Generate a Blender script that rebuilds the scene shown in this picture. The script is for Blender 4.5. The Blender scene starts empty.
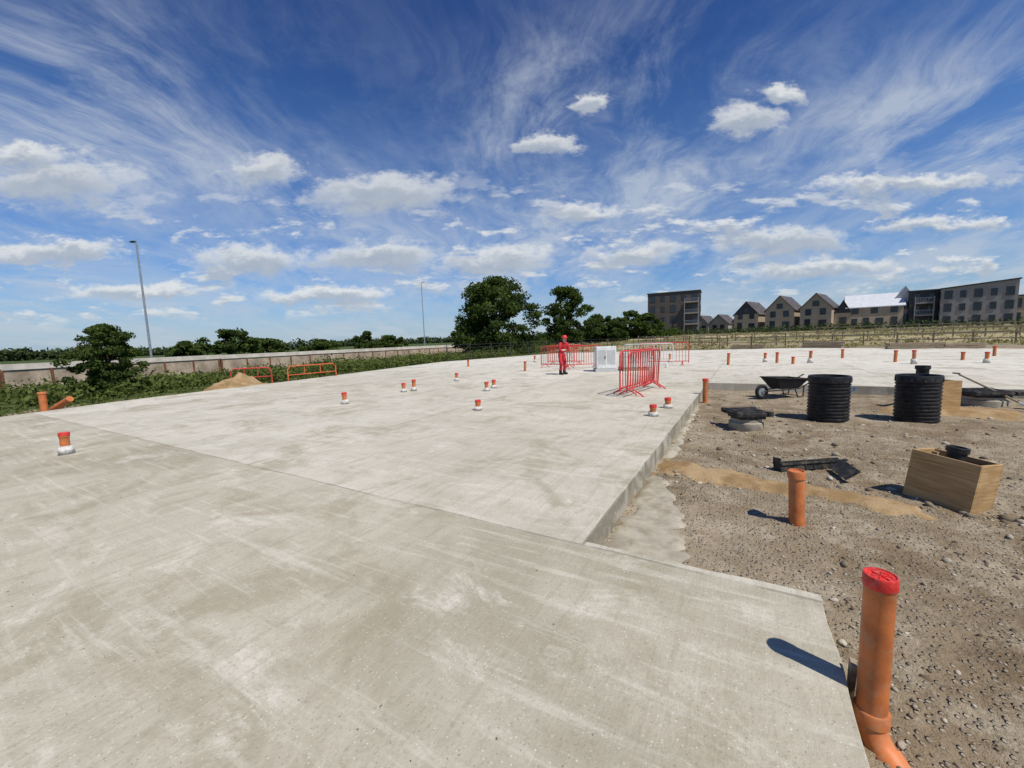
import bpy, bmesh, math, random
import numpy as np
from mathutils import Matrix, Vector, noise
random.seed(7); RNG=np.random.default_rng(7)
S=bpy.context.scene; COL=bpy.context.collection
S.view_settings.view_transform='Standard'; S.view_settings.look='None'; S.view_settings.exposure=0
rad=math.radians
# ------------------------------------------------------------ node helpers
class T:
    def __init__(s,nt): s.nt=nt; nt.nodes.clear()
    def n(s,typ,ins=None,**kw):
        nd=s.nt.nodes.new(typ)
        for k,v in kw.items(): setattr(nd,k,v)
        for k,v in (ins or {}).items():
            sk=nd.inputs[k]
            if isinstance(v,bpy.types.NodeSocket): s.nt.links.new(v,sk)
            else: sk.default_value=v
        return nd
    def m(s,op,a,b=0.0,c=0.0,clamp=False):
        return s.n('ShaderNodeMath',{0:a,1:b,2:c},operation=op,use_clamp=clamp).outputs[0]
    def v(s,op,a,b=(0,0,0),c=(0,0,0)):
        nd=s.n('ShaderNodeVectorMath',{0:a,1:b,2:c},operation=op)
        return nd.outputs['Value'] if op in('LENGTH','DOT_PRODUCT','DISTANCE') else nd.outputs[0]
    def rng(s,x,a,b,c=0.0,d=1.0,smooth=True):
        return s.n('ShaderNodeMapRange',{'Value':x,'From Min':a,'From Max':b,'To Min':c,'To Max':d},
                   interpolation_type='SMOOTHSTEP' if smooth else 'LINEAR').outputs[0]
    def mix(s,f,a,b,mode='MIX'):
        nd=s.n('ShaderNodeMix',data_type='RGBA',blend_type=mode)
        for i,val in ((0,f),(6,a),(7,b)):
            if isinstance(val,bpy.types.NodeSocket): s.nt.links.new(val,nd.inputs[i])
            else: nd.inputs[i].default_value=val if i==0 else tuple(val)+((1,) if len(val)==3 else ())
        return nd.outputs[2]
    def noise(s,vec,scale,detail=4,rough=.55,dist=0.0):
        return s.n('ShaderNodeTexNoise',{'Vector':vec,'Scale':scale,'Detail':detail,'Roughness':rough,'Distortion':dist}).outputs[0]
    def comb(s,x,y,z=0.0): return s.n('ShaderNodeCombineXYZ',{0:x,1:y,2:z}).outputs[0]
    def sep(s,v):
        nd=s.n('ShaderNodeSeparateXYZ',{0:v}); return nd.outputs
def mat(name):
    m=bpy.data.materials.new(name); m.use_nodes=True; return m,T(m.node_tree)
def bsdf(t,col,rough=.8,bump=None,bstr=.3,bdist=.01,spec=.3,metal=0.0,**ex):
    ins={'Base Color':col if isinstance(col,bpy.types.NodeSocket) else tuple(col)+(1,),'Roughness':rough,'Specular IOR Level':spec,'Metallic':metal}
    if bump is not None:
        ins['Normal']=t.n('ShaderNodeBump',{'Height':bump,'Strength':bstr,'Distance':bdist}).outputs[0]
    b=t.n('ShaderNodeBsdfPrincipled',ins)
    t.n('ShaderNodeOutputMaterial',{0:b.outputs[0]}); return b
def simple(name,col,rough=.6,var=.18,scale=6,spec=.3,metal=0,bstr=.15,dirt=None,dirtamt=.5):
    m,t=mat(name); tc=t.n('ShaderNodeNewGeometry').outputs['Position']
    n1=t.noise(tc,scale,3,.6); n2=t.noise(tc,scale*9,2,.6)
    dk=tuple(c*(1-var*1.6) for c in col); lt=tuple(min(1,c*(1+var)) for c in col)
    c=t.mix(t.rng(n1,.3,.7),dk,lt); c=t.mix(t.rng(n2,.45,.8,0,.25),c,dk)
    if dirt: c=t.mix(t.rng(t.noise(tc,scale*1.7,5,.7),.45,.7,0,dirtamt),c,dirt)
    bsdf(t,c,rough,n2,bstr,.004,spec,metal); return m
# ------------------------------------------------------------ materials
def concrete_mat():
    m,t=mat('concrete'); P=t.n('ShaderNodeNewGeometry').outputs['Position']; x,y,z=t.sep(P)[:3]
    nz=t.noise(P,.8,2)
    wob=t.m('MULTIPLY',t.m('SUBTRACT',nz,.5),.06)
    yy=t.m('ADD',y,wob); xx=t.m('ADD',x,wob)
    near=t.rng(yy,2.60,2.63,1,0)
    cx=t.m('FLOOR',t.m('DIVIDE',t.m('ADD',xx,1.0),4.6)); cy=t.m('FLOOR',t.m('DIVIDE',t.m('SUBTRACT',yy,2.62),5.4))
    wn=t.n('ShaderNodeTexWhiteNoise',{'Vector':t.comb(cx,cy,3.3)},noise_dimensions='3D').outputs[0]
    big=t.noise(P,.38,5,.62,.6); med=t.noise(P,2.2,6,.68,.6); fine=t.noise(P,42,3,.75)
    col=t.mix(t.rng(big,.36,.62),(.44,.405,.32),(.54,.50,.41))
    col=t.mix(t.m('MULTIPLY',wn,.6),col,(.67,.635,.545))
    col=t.mix(t.rng(y,8,26,0,.6),col,(.70,.67,.59))  # slab paled towards the far end: grazing glare put into the colour
    ncol=t.mix(t.rng(big,.38,.60),(.355,.320,.238),(.475,.435,.343))
    col=t.mix(near,col,ncol)
    stain=t.rng(t.noise(P,.75,7,.70,.9),.50,.64,0,.62)
    col=t.mix(stain,col,(.30,.258,.172))
    pale=t.rng(t.noise(t.v('MULTIPLY',P,(.9,1.5,1)),1.3,8,.78,.5),.52,.68,0,.65)
    col=t.mix(pale,col,(.67,.635,.545))
    drag=t.noise(t.v('MULTIPLY',P,(14,1.0,1)),1.1,5,.65,.7)
    drag2=t.noise(t.v('MULTIPLY',t.v('ADD',P,(0,0,4)),(.9,11,1)),1.0,5,.65,.5)
    col=t.mix(t.rng(drag,.48,.70,0,.40),col,(.32,.285,.205))
    col=t.mix(t.rng(drag2,.50,.70,0,.42),col,(.65,.615,.525))
    col=t.mix(t.rng(med,.48,.70,0,.42),col,(.30,.265,.19))
    col=t.mix(t.rng(fine,.50,.75,0,.50),col,(.25,.222,.158))
    vo=t.n('ShaderNodeTexVoronoi',{'Vector':P,'Scale':60.0}); spk=vo.outputs[0]; vr=t.sep(vo.outputs[1])[0]
    spm=t.m('MULTIPLY',t.rng(spk,.16,.26,1,0),t.rng(vr,.72,.8))
    col=t.mix(t.m('MULTIPLY',spm,.55),col,(.70,.67,.60))
    spd=t.m('MULTIPLY',t.rng(spk,.14,.24,1,0),t.rng(vr,.22,.16))
    col=t.mix(t.m('MULTIPLY',spd,.6),col,(.15,.132,.10))
    j1=t.rng(t.m('ABSOLUTE',t.m('SUBTRACT',yy,2.62)),.006,.012,1,0)
    fx=t.m('SUBTRACT',t.m('FRACT',t.m('DIVIDE',t.m('ADD',xx,1.0),4.6)),.5)
    fy=t.m('SUBTRACT',t.m('FRACT',t.m('DIVIDE',t.m('SUBTRACT',yy,2.62),5.4)),.5)
    jx=t.rng(t.m('ABSOLUTE',fx),.4965,.499,0,1); jy=t.rng(t.m('ABSOLUTE',fy),.4965,.499,0,1)
    jj=t.m('MULTIPLY',t.m('MAXIMUM',jx,jy),t.m('MULTIPLY',t.m('SUBTRACT',1,near),.75))
    jj=t.m('MAXIMUM',jj,t.m('MULTIPLY',j1,.45)); jj=t.m('MULTIPLY',jj,t.rng(med,.35,.55,.25,1))
    col=t.mix(jj,col,(.17,.15,.11))
    h=t.m('ADD',t.m('MULTIPLY',fine,.8),t.m('MULTIPLY',med,1.6)); h=t.m('ADD',h,t.m('MULTIPLY',drag,.7))
    h=t.m('SUBTRACT',h,jj)
    bsdf(t,col,.85,h,.45,.012,.2); return m
def ground_mat():
    m,t=mat('ground'); P=t.n('ShaderNodeNewGeometry').outputs['Position']; x,y,z=t.sep(P)[:3]
    big=t.noise(P,.55,5,.6,.5); med=t.noise(P,3.5,6,.68); fine=t.noise(P,42,4,.75)
    col=t.mix(t.rng(big,.38,.62),(.235,.175,.108),(.37,.30,.205))
    col=t.mix(t.rng(med,.45,.66,0,.7),col,(.46,.395,.29))
    damp=t.rng(t.noise(P,1.1,6,.65,.6),.53,.64,0,.6); col=t.mix(damp,col,(.155,.11,.064))
    vo=t.n('ShaderNodeTexVoronoi',{'Vector':P,'Scale':34.0}); 
    peb=t.rng(vo.outputs[0],.25,.45,1,0); r=t.sep(vo.outputs[1])[0]
    pebm=t.m('MULTIPLY',peb,t.rng(r,.40,.5))
    col=t.mix(t.m('MULTIPLY',pebm,.55),col,t.mix(r,(.13,.10,.065),(.58,.52,.41)))
    col=t.mix(t.rng(fine,.48,.72,0,.6),col,(.13,.095,.058))
    jit=t.m('MULTIPLY',t.m('SUBTRACT',t.noise(P,.35,6,.65),.5),5.0)
    gl=t.rng(t.m('ADD',x,jit),-19.2,-20.2)
    gf=t.rng(t.m('ADD',y,jit),46,50)
    veg=t.m('MAXIMUM',gl,gf)
    g=t.mix(t.rng(big,.35,.65),(.06,.085,.025),(.13,.15,.05))
    s1=t.noise(t.v('MULTIPLY',P,(.02,.12,1)),1.0,6,.6)
    g2=t.mix(t.rng(s1,.42,.56),(.16,.165,.065),(.42,.35,.20))
    g2=t.mix(t.rng(t.noise(t.v('MULTIPLY',P,(.03,.3,1)),1.0,4,.6),.5,.62,0,.8),g2,(.30,.24,.16))
    g=t.mix(gf,g,g2)
    g=t.mix(t.rng(x,-60,-75),g,(.07,.10,.035))
    col=t.mix(veg,col,g)
    h=t.m('ADD',t.m('MULTIPLY',fine,.9),t.m('ADD',t.m('MULTIPLY',med,2.0),t.m('MULTIPLY',pebm,.9)))
    bsdf(t,col,.95,h,1.0,.022,.08); return m
def sand_mat():
    m,t=mat('sand'); P=t.n('ShaderNodeNewGeometry').outputs['Position']
    n=t.noise(P,2.5,6,.68); f=t.noise(P,45,3,.7)
    c=t.mix(t.rng(n,.38,.62),(.27,.175,.082),(.39,.275,.15)); c=t.mix(t.rng(f,.48,.75,0,.55),c,(.16,.11,.06))
    bsdf(t,c,.95,t.m('ADD',n,t.m('MULTIPLY',f,.5)),.8,.02,.08); return m
def tint_mat(name,dark,light,rough=.7,trans=0.0,bump=False):
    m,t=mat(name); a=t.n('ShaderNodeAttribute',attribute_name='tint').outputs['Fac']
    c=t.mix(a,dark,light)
    if bump:
        P=t.n('ShaderNodeNewGeometry').outputs['Position']; c=t.mix(t.rng(t.noise(P,60,2),.4,.7,0,.4),c,dark)
    if trans:
        d=t.n('ShaderNodeBsdfDiffuse',{'Color':c}); tr=t.n('ShaderNodeBsdfTranslucent',{'Color':t.mix(.5,c,(light[0]*1.3,light[1]*1.3,light[2]*.7))})
        mx=t.n('ShaderNodeMixShader',{0:trans,1:d.outputs[0],2:tr.outputs[0]})
        t.n('ShaderNodeOutputMaterial',{0:mx.outputs[0]})
    else: bsdf(t,c,rough,spec=.1)
    return m
def wood_mat(name,a,b,scale=1):
    m,t=mat(name); P=t.n('ShaderNodeTexCoord').outputs['Object']
    g=t.noise(t.v('MULTIPLY',P,(2*scale,2*scale,26*scale)),1.5,5,.6,.7); n=t.noise(P,4,4)
    c=t.mix(t.rng(g,.3,.7),a,b); c=t.mix(t.rng(n,.45,.75,0,.4),c,tuple(k*.6 for k in a))
    bsdf(t,c,.75,g,.2,.004,.2); return m
def brick_mat(name,a,b,mortar):
    m,t=mat(name); P=t.n('ShaderNodeTexCoord').outputs['Object']; x,y,z=t.sep(P)[:3]
    v=t.comb(t.m('ADD',x,y),z)
    br=t.n('ShaderNodeTexBrick',{'Vector':v,'Color1':a+(1,),'Color2':b+(1,),'Mortar':mortar+(1,),'Scale':1.0,'Mortar Size':.012,'Brick Width':.45,'Row Height':.15})
    c=t.mix(t.rng(t.noise(P,.6,4),.35,.7,0,.35),br.outputs[0],tuple(k*.7 for k in a))
    bsdf(t,c,.9,spec=.15); return m
def glass_mat():
    m,t=mat('window_glass'); bsdf(t,(.03,.038,.045),.12,spec=.5); return m
M=dict(conc=concrete_mat(),ground=ground_mat(),sand=sand_mat(),
 orange=simple('terracotta_pvc',(.56,.17,.05),.5,.14,9,.3,dirt=(.38,.27,.17),dirtamt=.5),
 redcap=simple('red_plastic_cap',(.62,.03,.025),.45,.15,30,.35,bstr=.3,dirt=(.5,.3,.22),dirtamt=.3),
 redsteel=simple('red_painted_steel',(.62,.045,.04),.45,.15,9,.35,dirt=(.4,.25,.2),dirtamt=.3),
 orbar=simple('orange_plastic',(.66,.13,.04),.5,.15,9,.3,dirt=(.35,.25,.18),dirtamt=.5),
 black=simple('black_plastic',(.014,.014,.015),.5,.3,8,.3,dirt=(.10,.085,.065),dirtamt=.35),
 blackm=simple('dusty_black_plastic',(.028,.028,.028),.65,.3,5,.25,dirt=(.18,.15,.11),dirtamt=.55),
 grey=simple('grey_concrete',(.38,.345,.27),.95,.14,5,.1,bstr=.6,dirt=(.25,.20,.13),dirtamt=.7),
 collar=simple('cement_collar',(.60,.585,.54),.9,.2,18,.2,bstr=.6,dirt=(.35,.3,.24),dirtamt=.4),
 white=simple('white_painted_steel',(.72,.72,.70),.45,.06,4,.4,dirt=(.42,.38,.32),dirtamt=.3),
 lgrey=simple('light_grey_panel',(.50,.50,.49),.5,.06,4,.4),
 steel=simple('galvanised_steel',(.36,.38,.40),.45,.15,6,.5,metal=.5),
 rubber=simple('rubber',(.02,.02,.02),.8,.2,12),
 ply=wood_mat('plywood',(.36,.215,.09),(.53,.36,.175)),
 timber=wood_mat('weathered_timber',(.20,.15,.10),(.36,.29,.20)),
 rail=wood_mat('fence_timber',(.22,.17,.12),(.40,.32,.22)),
 dbrick=brick_mat('dark_brick',(.085,.07,.062),(.11,.09,.078),(.14,.13,.12)),
 bbrick=brick_mat('buff_brick',(.42,.34,.24),(.34,.27,.19),(.44,.39,.32)),
 gbrick=brick_mat('grey_brick',(.34,.31,.275),(.27,.245,.22),(.38,.36,.32)),
 clad=simple('dark_cladding',(.055,.055,.06),.6,.2,1.5),
 tile=simple('slate_roof',(.10,.09,.09),.7,.25,1.5,.2),
 lroof=simple('glare_metal_roof',(.62,.63,.65),.4,.06,1.5,.5),  # metal-like roof, sun glare painted in as a pale base colour
 render=simple('white_render',(.70,.68,.64),.8,.06,1.2),
 glass=glass_mat(),
 wallp=simple('precast_wall',(.43,.34,.255),.9,.2,.8,.2,dirt=(.22,.16,.11),dirtamt=.6),
 wallc=simple('pale_coping',(.62,.56,.48),.85,.12,1.2,.2),
 wpost=simple('rusty_post',(.20,.09,.05),.85,.25,2,.2),
 blue=simple('blue_spray_paint',(.03,.20,.50),.7,.2,20),
 bark=simple('bark',(.10,.075,.05),.9,.3,3,.1,bstr=.6),
 skin=simple('skin',(.50,.30,.22),.6,.1,20,.3), hair=simple('hair',(.04,.025,.015),.8,.2,30,.2),
 workred=simple('red_workwear',(.55,.04,.05),.85,.2,7,.15,bstr=.5), workdark=simple('dark_boots',(.03,.027,.025),.7,.3,9,.2),
 glove=simple('work_glove',(.35,.33,.28),.9,.2,20,.1), reflect=simple('reflective_tape',(.65,.66,.62),.35,.05,20,.5),
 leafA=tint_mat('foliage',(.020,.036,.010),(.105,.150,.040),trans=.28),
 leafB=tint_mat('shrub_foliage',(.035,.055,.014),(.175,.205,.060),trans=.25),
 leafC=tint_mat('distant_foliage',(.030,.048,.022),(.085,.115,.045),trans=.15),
 grass=tint_mat('dry_grass',(.13,.13,.045),(.42,.36,.18),trans=.25),
 stone=tint_mat('stone',(.14,.105,.07),(.53,.48,.385),.95,bump=True),
)
# ------------------------------------------------------------ mesh helpers
def empty(name,loc=(0,0,0),rz=0):
    e=bpy.data.objects.new(name,None); COL.objects.link(e); e.location=loc; e.rotation_euler=(0,0,rz); e.empty_display_size=.2; return e
def obj(name,me,mt,parent=None,smooth=False):
    o=bpy.data.objects.new(name,me); COL.objects.link(o)
    if mt: me.materials.append(mt)
    if parent: o.parent=parent
    if smooth:
        for p in me.polygons: p.use_smooth=True
    return o
def npmesh(name,V,F,tint=None):
    me=bpy.data.meshes.new(name); n=len(V); mm,k=F.shape
    me.vertices.add(n); me.vertices.foreach_set('co',np.asarray(V,dtype=np.float32).ravel())
    me.loops.add(mm*k); me.loops.foreach_set('vertex_index',F.astype(np.int32).ravel())
    me.polygons.add(mm); me.polygons.foreach_set('loop_start',np.arange(0,mm*k,k,dtype=np.int32))
    me.update(calc_edges=True); me.validate()
    if tint is not None:
        a=me.attributes.new('tint','FLOAT','POINT'); a.data.foreach_set('value',np.asarray(tint,dtype=np.float32))
    return me
class B:
    def __init__(s): s.bm=bmesh.new()
    def box(s,c,d,rot=None,bev=0):
        r=bmesh.ops.create_cube(s.bm,size=1); vs=r['verts']
        Mx=Matrix.Translation(c)@(rot if rot is not None else Matrix.Identity(4))@Matrix.Diagonal((d[0],d[1],d[2],1))
        bmesh.ops.transform(s.bm,matrix=Mx,verts=vs)
        if bev:
            es=list({e for v in vs for e in v.link_edges}); bmesh.ops.bevel(s.bm,geom=es,offset=bev,segments=2,affect='EDGES',profile=.6)
        return s
    def cyl(s,a,b,r1,r2=None,seg=14,caps=True):
        a=Vector(a);b=Vector(b);d=b-a
        r=bmesh.ops.create_cone(s.bm,cap_ends=caps,segments=seg,radius1=r1,radius2=r1 if r2 is None else r2,depth=d.length)
        bmesh.ops.transform(s.bm,matrix=Matrix.Translation((a+b)/2)@d.to_track_quat('Z','Y').to_matrix().to_4x4(),verts=r['verts']); return s
    def tube(s,pts,r,seg=12,radii=None,close=False):
        pts=[Vector(p) for p in pts]; rings=[]; n=len(pts); up=None
        for i,p in enumerate(pts):
            d=(pts[min(i+1,n-1)]-pts[max(i-1,0)]).normalized()
            if up is None: up=d.orthogonal().normalized()
            up=(up-d*up.dot(d)).normalized(); sd=d.cross(up); rr=radii[i] if radii else r
            rings.append([s.bm.verts.new(p+(up*math.cos(2*math.pi*k/seg)+sd*math.sin(2*math.pi*k/seg))*rr) for k in range(seg)])
        for i in range(n-1):
            for k in range(seg): s.bm.faces.new((rings[i][k],rings[i][(k+1)%seg],rings[i+1][(k+1)%seg],rings[i+1][k]))
        s.bm.faces.new(rings[0][::-1]); s.bm.faces.new(rings[-1]); return s
    def lathe(s,prof,seg=40,c=(0,0,0)):
        rings=[]
        for r,z in prof: rings.append([s.bm.verts.new((c[0]+r*math.cos(2*math.pi*k/seg),c[1]+r*math.sin(2*math.pi*k/seg),c[2]+z)) for k in range(seg)])
        for i in range(len(rings)-1):
            for k in range(seg): s.bm.faces.new((rings[i][k],rings[i][(k+1)%seg],rings[i+1][(k+1)%seg],rings[i+1][k]))
        s.bm.faces.new(rings[0][::-1]); s.bm.faces.new(rings[-1]); return s
    def ball(s,c,r,sc=(1,1,1),seg=16):
        q=bmesh.ops.create_uvsphere(s.bm,u_segments=seg,v_segments=seg*3//4,radius=r)
        bmesh.ops.transform(s.bm,matrix=Matrix.Translation(c)@Matrix.Diagonal((sc[0],sc[1],sc[2],1)),verts=q['verts']); return s
    def poly(s,pts):
        s.bm.faces.new([s.bm.verts.new(p) for p in pts]); return s
    def done(s,name,mt,parent=None,smooth=False,ang=40):
        bmesh.ops.recalc_face_normals(s.bm,faces=s.bm.faces)
        me=bpy.data.meshes.new(name); s.bm.to_mesh(me); s.bm.free(); o=obj(name,me,mt,parent)
        if smooth:
            me.polygons.foreach_set('use_smooth',[True]*len(me.polygons)); me.set_sharp_from_angle(angle=rad(ang))
        return o
RZ=lambda a: Matrix.Rotation(a,4,'Z'); RX=lambda a: Matrix.Rotation(a,4,'X'); RY=lambda a: Matrix.Rotation(a,4,'Y')
def sm(a,b,x):
    t=max(0,min(1,(x-a)/(b-a))); return t*t*(3-2*t)
# ------------------------------------------------------------ ground
def hz(x,y):
    z=-.215
    z-=.75*sm(-20,-42,x)*(1-sm(70,110,y))
    z+=1.5*sm(48,108,y)
    z+=1.6*sm(-60,-110,x)*(1-sm(48,108,y))
    return z
def hfull(x,y):
    z=hz(x,y)
    if -1.3<x<14 and -6<y<14.5:
        v=Vector((x,y,0)); n=noise.fractal(v*.9,.9,2,4)*.026+noise.fractal(v*4,.8,2,3)*.014
        if x<7 and y<9: n+=noise.fractal(v*16,.7,2,3)*.011
        z+=n
    elif y>36 or x<-16: z+=noise.noise(Vector((x*.4,y*.4,0)))*.10+noise.noise(Vector((x*1.6,y*1.6,3)))*.05
    return z
def axis(lo,segs,hi):
    mid=[]
    for a,b,st in segs: mid+=list(np.arange(a,b-1e-6,st))
    up=[];d=segs[-1][2];p=segs[-1][1]
    while p<hi: up.append(p); d=min(d*1.08,120); p+=d
    up.append(hi); dn=[];d=segs[0][2];p=segs[0][0]-d
    while p>lo: dn.append(p); d=min(d*1.08,120); p-=d
    dn.append(lo); return dn[::-1]+mid+up
xs=axis(-1800,[(-1.1,.3,.05),(.3,2.8,.028),(2.8,6,.055)],1800); ys=axis(-300,[(.3,.9,.05),(.9,5.2,.028),(5.2,9,.055)],2500)
V=np.array([(x,y,hfull(x,y)) for y in ys for x in xs]); nx=len(xs); ny=len(ys)
ii=np.arange(nx-1)[None,:]+nx*np.arange(ny-1)[:,None]; ii=ii.ravel()
g=obj('ground',npmesh('ground',V,np.stack([ii,ii+1,ii+1+nx,ii+nx],1)),M['ground'],smooth=True)
# slab
def prism(name,pts,z0,z1,mt,bev=.012):
    bm=bmesh.new(); vs=[bm.verts.new((x,y,z1)) for x,y in pts]; f=bm.faces.new(vs)
    r=bmesh.ops.extrude_face_region(bm,geom=[f]); 
    bmesh.ops.translate(bm,vec=(0,0,z0-z1),verts=[v for v in r['geom'] if isinstance(v,bmesh.types.BMVert)])
    if bev:
        es=[e for e in bm.edges if all(abs(v.co.z-z1)<1e-5 for v in e.verts)]
        bmesh.ops.bevel(bm,geom=es,offset=bev,segments=1,affect='EDGES')
    bmesh.ops.recalc_face_normals(bm,faces=bm.faces)
    me=bpy.data.meshes.new(name); bm.to_mesh(me); bm.free(); return obj(name,me,mt)
def rag(p,q,n,a=.008):
    out=[]
    for i in range(n):
        t=i/n; x=p[0]+(q[0]-p[0])*t; y=p[1]+(q[1]-p[1])*t
        k=(noise.noise(Vector((x*3,y*3,0)))*a*2+noise.noise(Vector((x*17,y*17,0)))*a) if i else 0
        d=Vector((q[0]-p[0],q[1]-p[1])).normalized(); out.append((x-d.y*k,y+d.x*k))
    return out
cor=[(.40,-8),(.40,2.70),(-1.0,2.68),(-1.0,13.45),(32,13.3),(32,30.5),(13.5,34.5),(3.8,41),(-16.5,38),(-20.5,24),(-17.9,11),(-17.2,4.8),(-16.4,2.0),(-15.5,-8)]
pts=[]
for i in range(len(cor)):
    p,q=cor[i],cor[(i+1)%len(cor)]; L=math.dist(p,q); pts+=rag(p,q,max(2,int(L/.06)) if i==1 else (max(2,int(L/.12)) if L<12 else 60))
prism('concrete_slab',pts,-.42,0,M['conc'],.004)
def patch(name,outline,z,mt,amp=.015,res=.05,dome=.03,edge=.12):
    xs_=[p[0] for p in outline]; ys_=[p[1] for p in outline]
    def sd(x,y):
        ins=False; d=9e9; n=len(outline)
        for i in range(n):
            ax,ay=outline[i]; bx,by=outline[(i+1)%n]
            if (ay>y)!=(by>y) and x<(bx-ax)*(y-ay)/(by-ay)+ax: ins=not ins
            t=max(0,min(1,((x-ax)*(bx-ax)+(y-ay)*(by-ay))/((bx-ax)**2+(by-ay)**2))); d=min(d,math.hypot(x-ax-t*(bx-ax),y-ay-t*(by-ay)))
        return d if ins else -d
    X=np.arange(min(xs_)-.1,max(xs_)+.1,res); Y=np.arange(min(ys_)-.1,max(ys_)+.1,res)
    V=[];
    for y in Y:
        for x in X:
            s=sd(x,y)+noise.fractal(Vector((x*4,y*4,9)),.8,2,4)*.09
            k=sm(-edge*.3,edge,s)
            V.append((x,y,z-.07+(.07+dome)*k+noise.fractal(Vector((x*6,y*6,2)),.8,2,4)*amp))
    nx=len(X); ii=(np.arange(nx-1)[None,:]+nx*np.arange(len(Y)-1)[:,None]).ravel()
    return obj(name,npmesh(name,np.array(V),np.stack([ii,ii+1,ii+1+nx,ii+nx],1)),mt,smooth=True)
patch('blinding_concrete',[(-1.05,2.6),(-.35,2.6),(-.30,3.2),(-.42,4.0),(-.62,4.7),(-.75,5.0),(-1.05,5.05)],-.203,M['grey'],.004,.03,.014,.16)
patch('blinding_concrete',[(-1.05,5.7),(-.80,5.8),(-.82,8),(-.87,10),(-1.05,11)],-.205,M['grey'],.003,.06,.02,.1)
patch('sand_strip',[(-1.05,5.0),(-.2,4.92),(.6,4.80),(1.25,4.65),(1.6,4.75),(1.55,5.15),(1.1,5.38),(.3,5.48),(-.3,5.65),(-1.05,5.85)],-.203,M['sand'],.016,.035,.022,.25)
patch('sand_strip',[(2.2,10.6),(4.2,10.4),(4.8,11.6),(2.6,11.8)],-.2,M['sand'],.02,.08,.05,.3)
# stones
ico=bmesh.new(); bmesh.ops.create_icosphere(ico,subdivisions=1,radius=1); IV=np.array([v.co[:] for v in ico.verts]); IF=np.array([[v.index for v in f.verts] for f in ico.faces]); ico.free()
ico=bmesh.new(); bmesh.ops.create_icosphere(ico,subdivisions=2,radius=1); JV=np.array([v.co[:] for v in ico.verts]); JF=np.array([[v.index for v in f.verts] for f in ico.faces]); ico.free()
def stones(name,n,xr,yr,smin,smax,power,zf,mt=M['stone'],clear=None,yp=1.7,sink=.25,hi=False):
    Vs=[];Fs=[];Ts=[];k=0; bV,bF=(JV,JF) if hi else (IV,IF)
    for i in range(n):
        x=random.uniform(*xr); y=yr[0]+(yr[1]-yr[0])*random.random()**yp
        if clear and clear(x,y): continue
        s=smin+(smax-smin)*random.random()**power
        R=np.array((Matrix.Rotation(random.uniform(0,6.28),3,'Z')@Matrix.Rotation(random.uniform(-.6,.6),3,'X')))
        sc=np.array([s*random.uniform(.7,1.4),s*random.uniform(.6,1.1),s*random.uniform(.45,.85)])
        d=1+RNG.uniform(-.28,.22,len(bV))
        if hi: d=1+.65*(d-1)-.35*np.maximum(0,np.abs(bV@RNG.normal(0,.7,3))-.5)
        v=(bV*d[:,None]*sc)@R.T+np.array([x,y,zf(x,y)+sc[2]*sink]); Vs.append(v); Fs.append(bF+k); k+=len(bV); Ts.append(np.full(len(bV),random.random()**1.5))
    return obj(name,npmesh(name,np.concatenate(Vs),np.concatenate(Fs),np.concatenate(Ts)),mt)
ins=lambda x,y:(x<.42 and y<2.71) or x<-.98 or (noise.noise(Vector((x*1.3,y*1.3,4)))<random.uniform(-.5,.25))
ins2=lambda x,y:(x<.42 and y<2.71) or x<-.98
stones('gravel_stones',22000,(-.95,5),(.5,7.5),.003,.013,2.8,hfull,clear=ins,yp=1.3)
stones('gravel_stones',1700,(-.95,5.5),(.5,9),.010,.030,3.5,hfull,clear=ins,hi=True)
stones('gravel_stones',2000,(-.9,11),(5,13.2),.010,.045,3.8,hfull,clear=ins2)
stones('loose_rubble',24,(1.2,5.0),(2.4,6.5),.028,.06,2,hfull,hi=True)
stones('concrete_crumbs',420,(-6,.38),(.4,2.6),.0015,.006,3,lambda x,y:0.0,M['stone'])
# ------------------------------------------------------------ foliage
def leaves(name,cl,per,size,mt,parent=None,flat=.0,tintbase=None):
    cl=np.array(cl,dtype=float); n=len(cl)*per; idx=np.repeat(np.arange(len(cl)),per)
    d=RNG.normal(0,1,(n,3)); d/=np.linalg.norm(d,axis=1)[:,None]; r=RNG.random(n)**.45
    c=cl[idx,:3]+d*r[:,None]*cl[idx,3:6]
    a=RNG.normal(0,1,(n,3)); a[:,2]*=(1-flat); a/=np.linalg.norm(a,axis=1)[:,None]; b=np.cross(a,RNG.normal(0,1,(n,3))); b/=np.linalg.norm(b,axis=1)[:,None]
    s=size*(.55+.9*RNG.random(n))[:,None]; a=a*s; b=b*s*.6
    V=np.stack([c-a,c+b*.9-a*.1,c+a,c-b*.9+a*.1],1).reshape(-1,3)
    F=np.arange(n*4).reshape(n,4)
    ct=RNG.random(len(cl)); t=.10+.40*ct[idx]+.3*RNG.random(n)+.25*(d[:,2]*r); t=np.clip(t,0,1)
    return obj(name,npmesh(name,V,F,np.repeat(t,4)),mt,parent)
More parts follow.
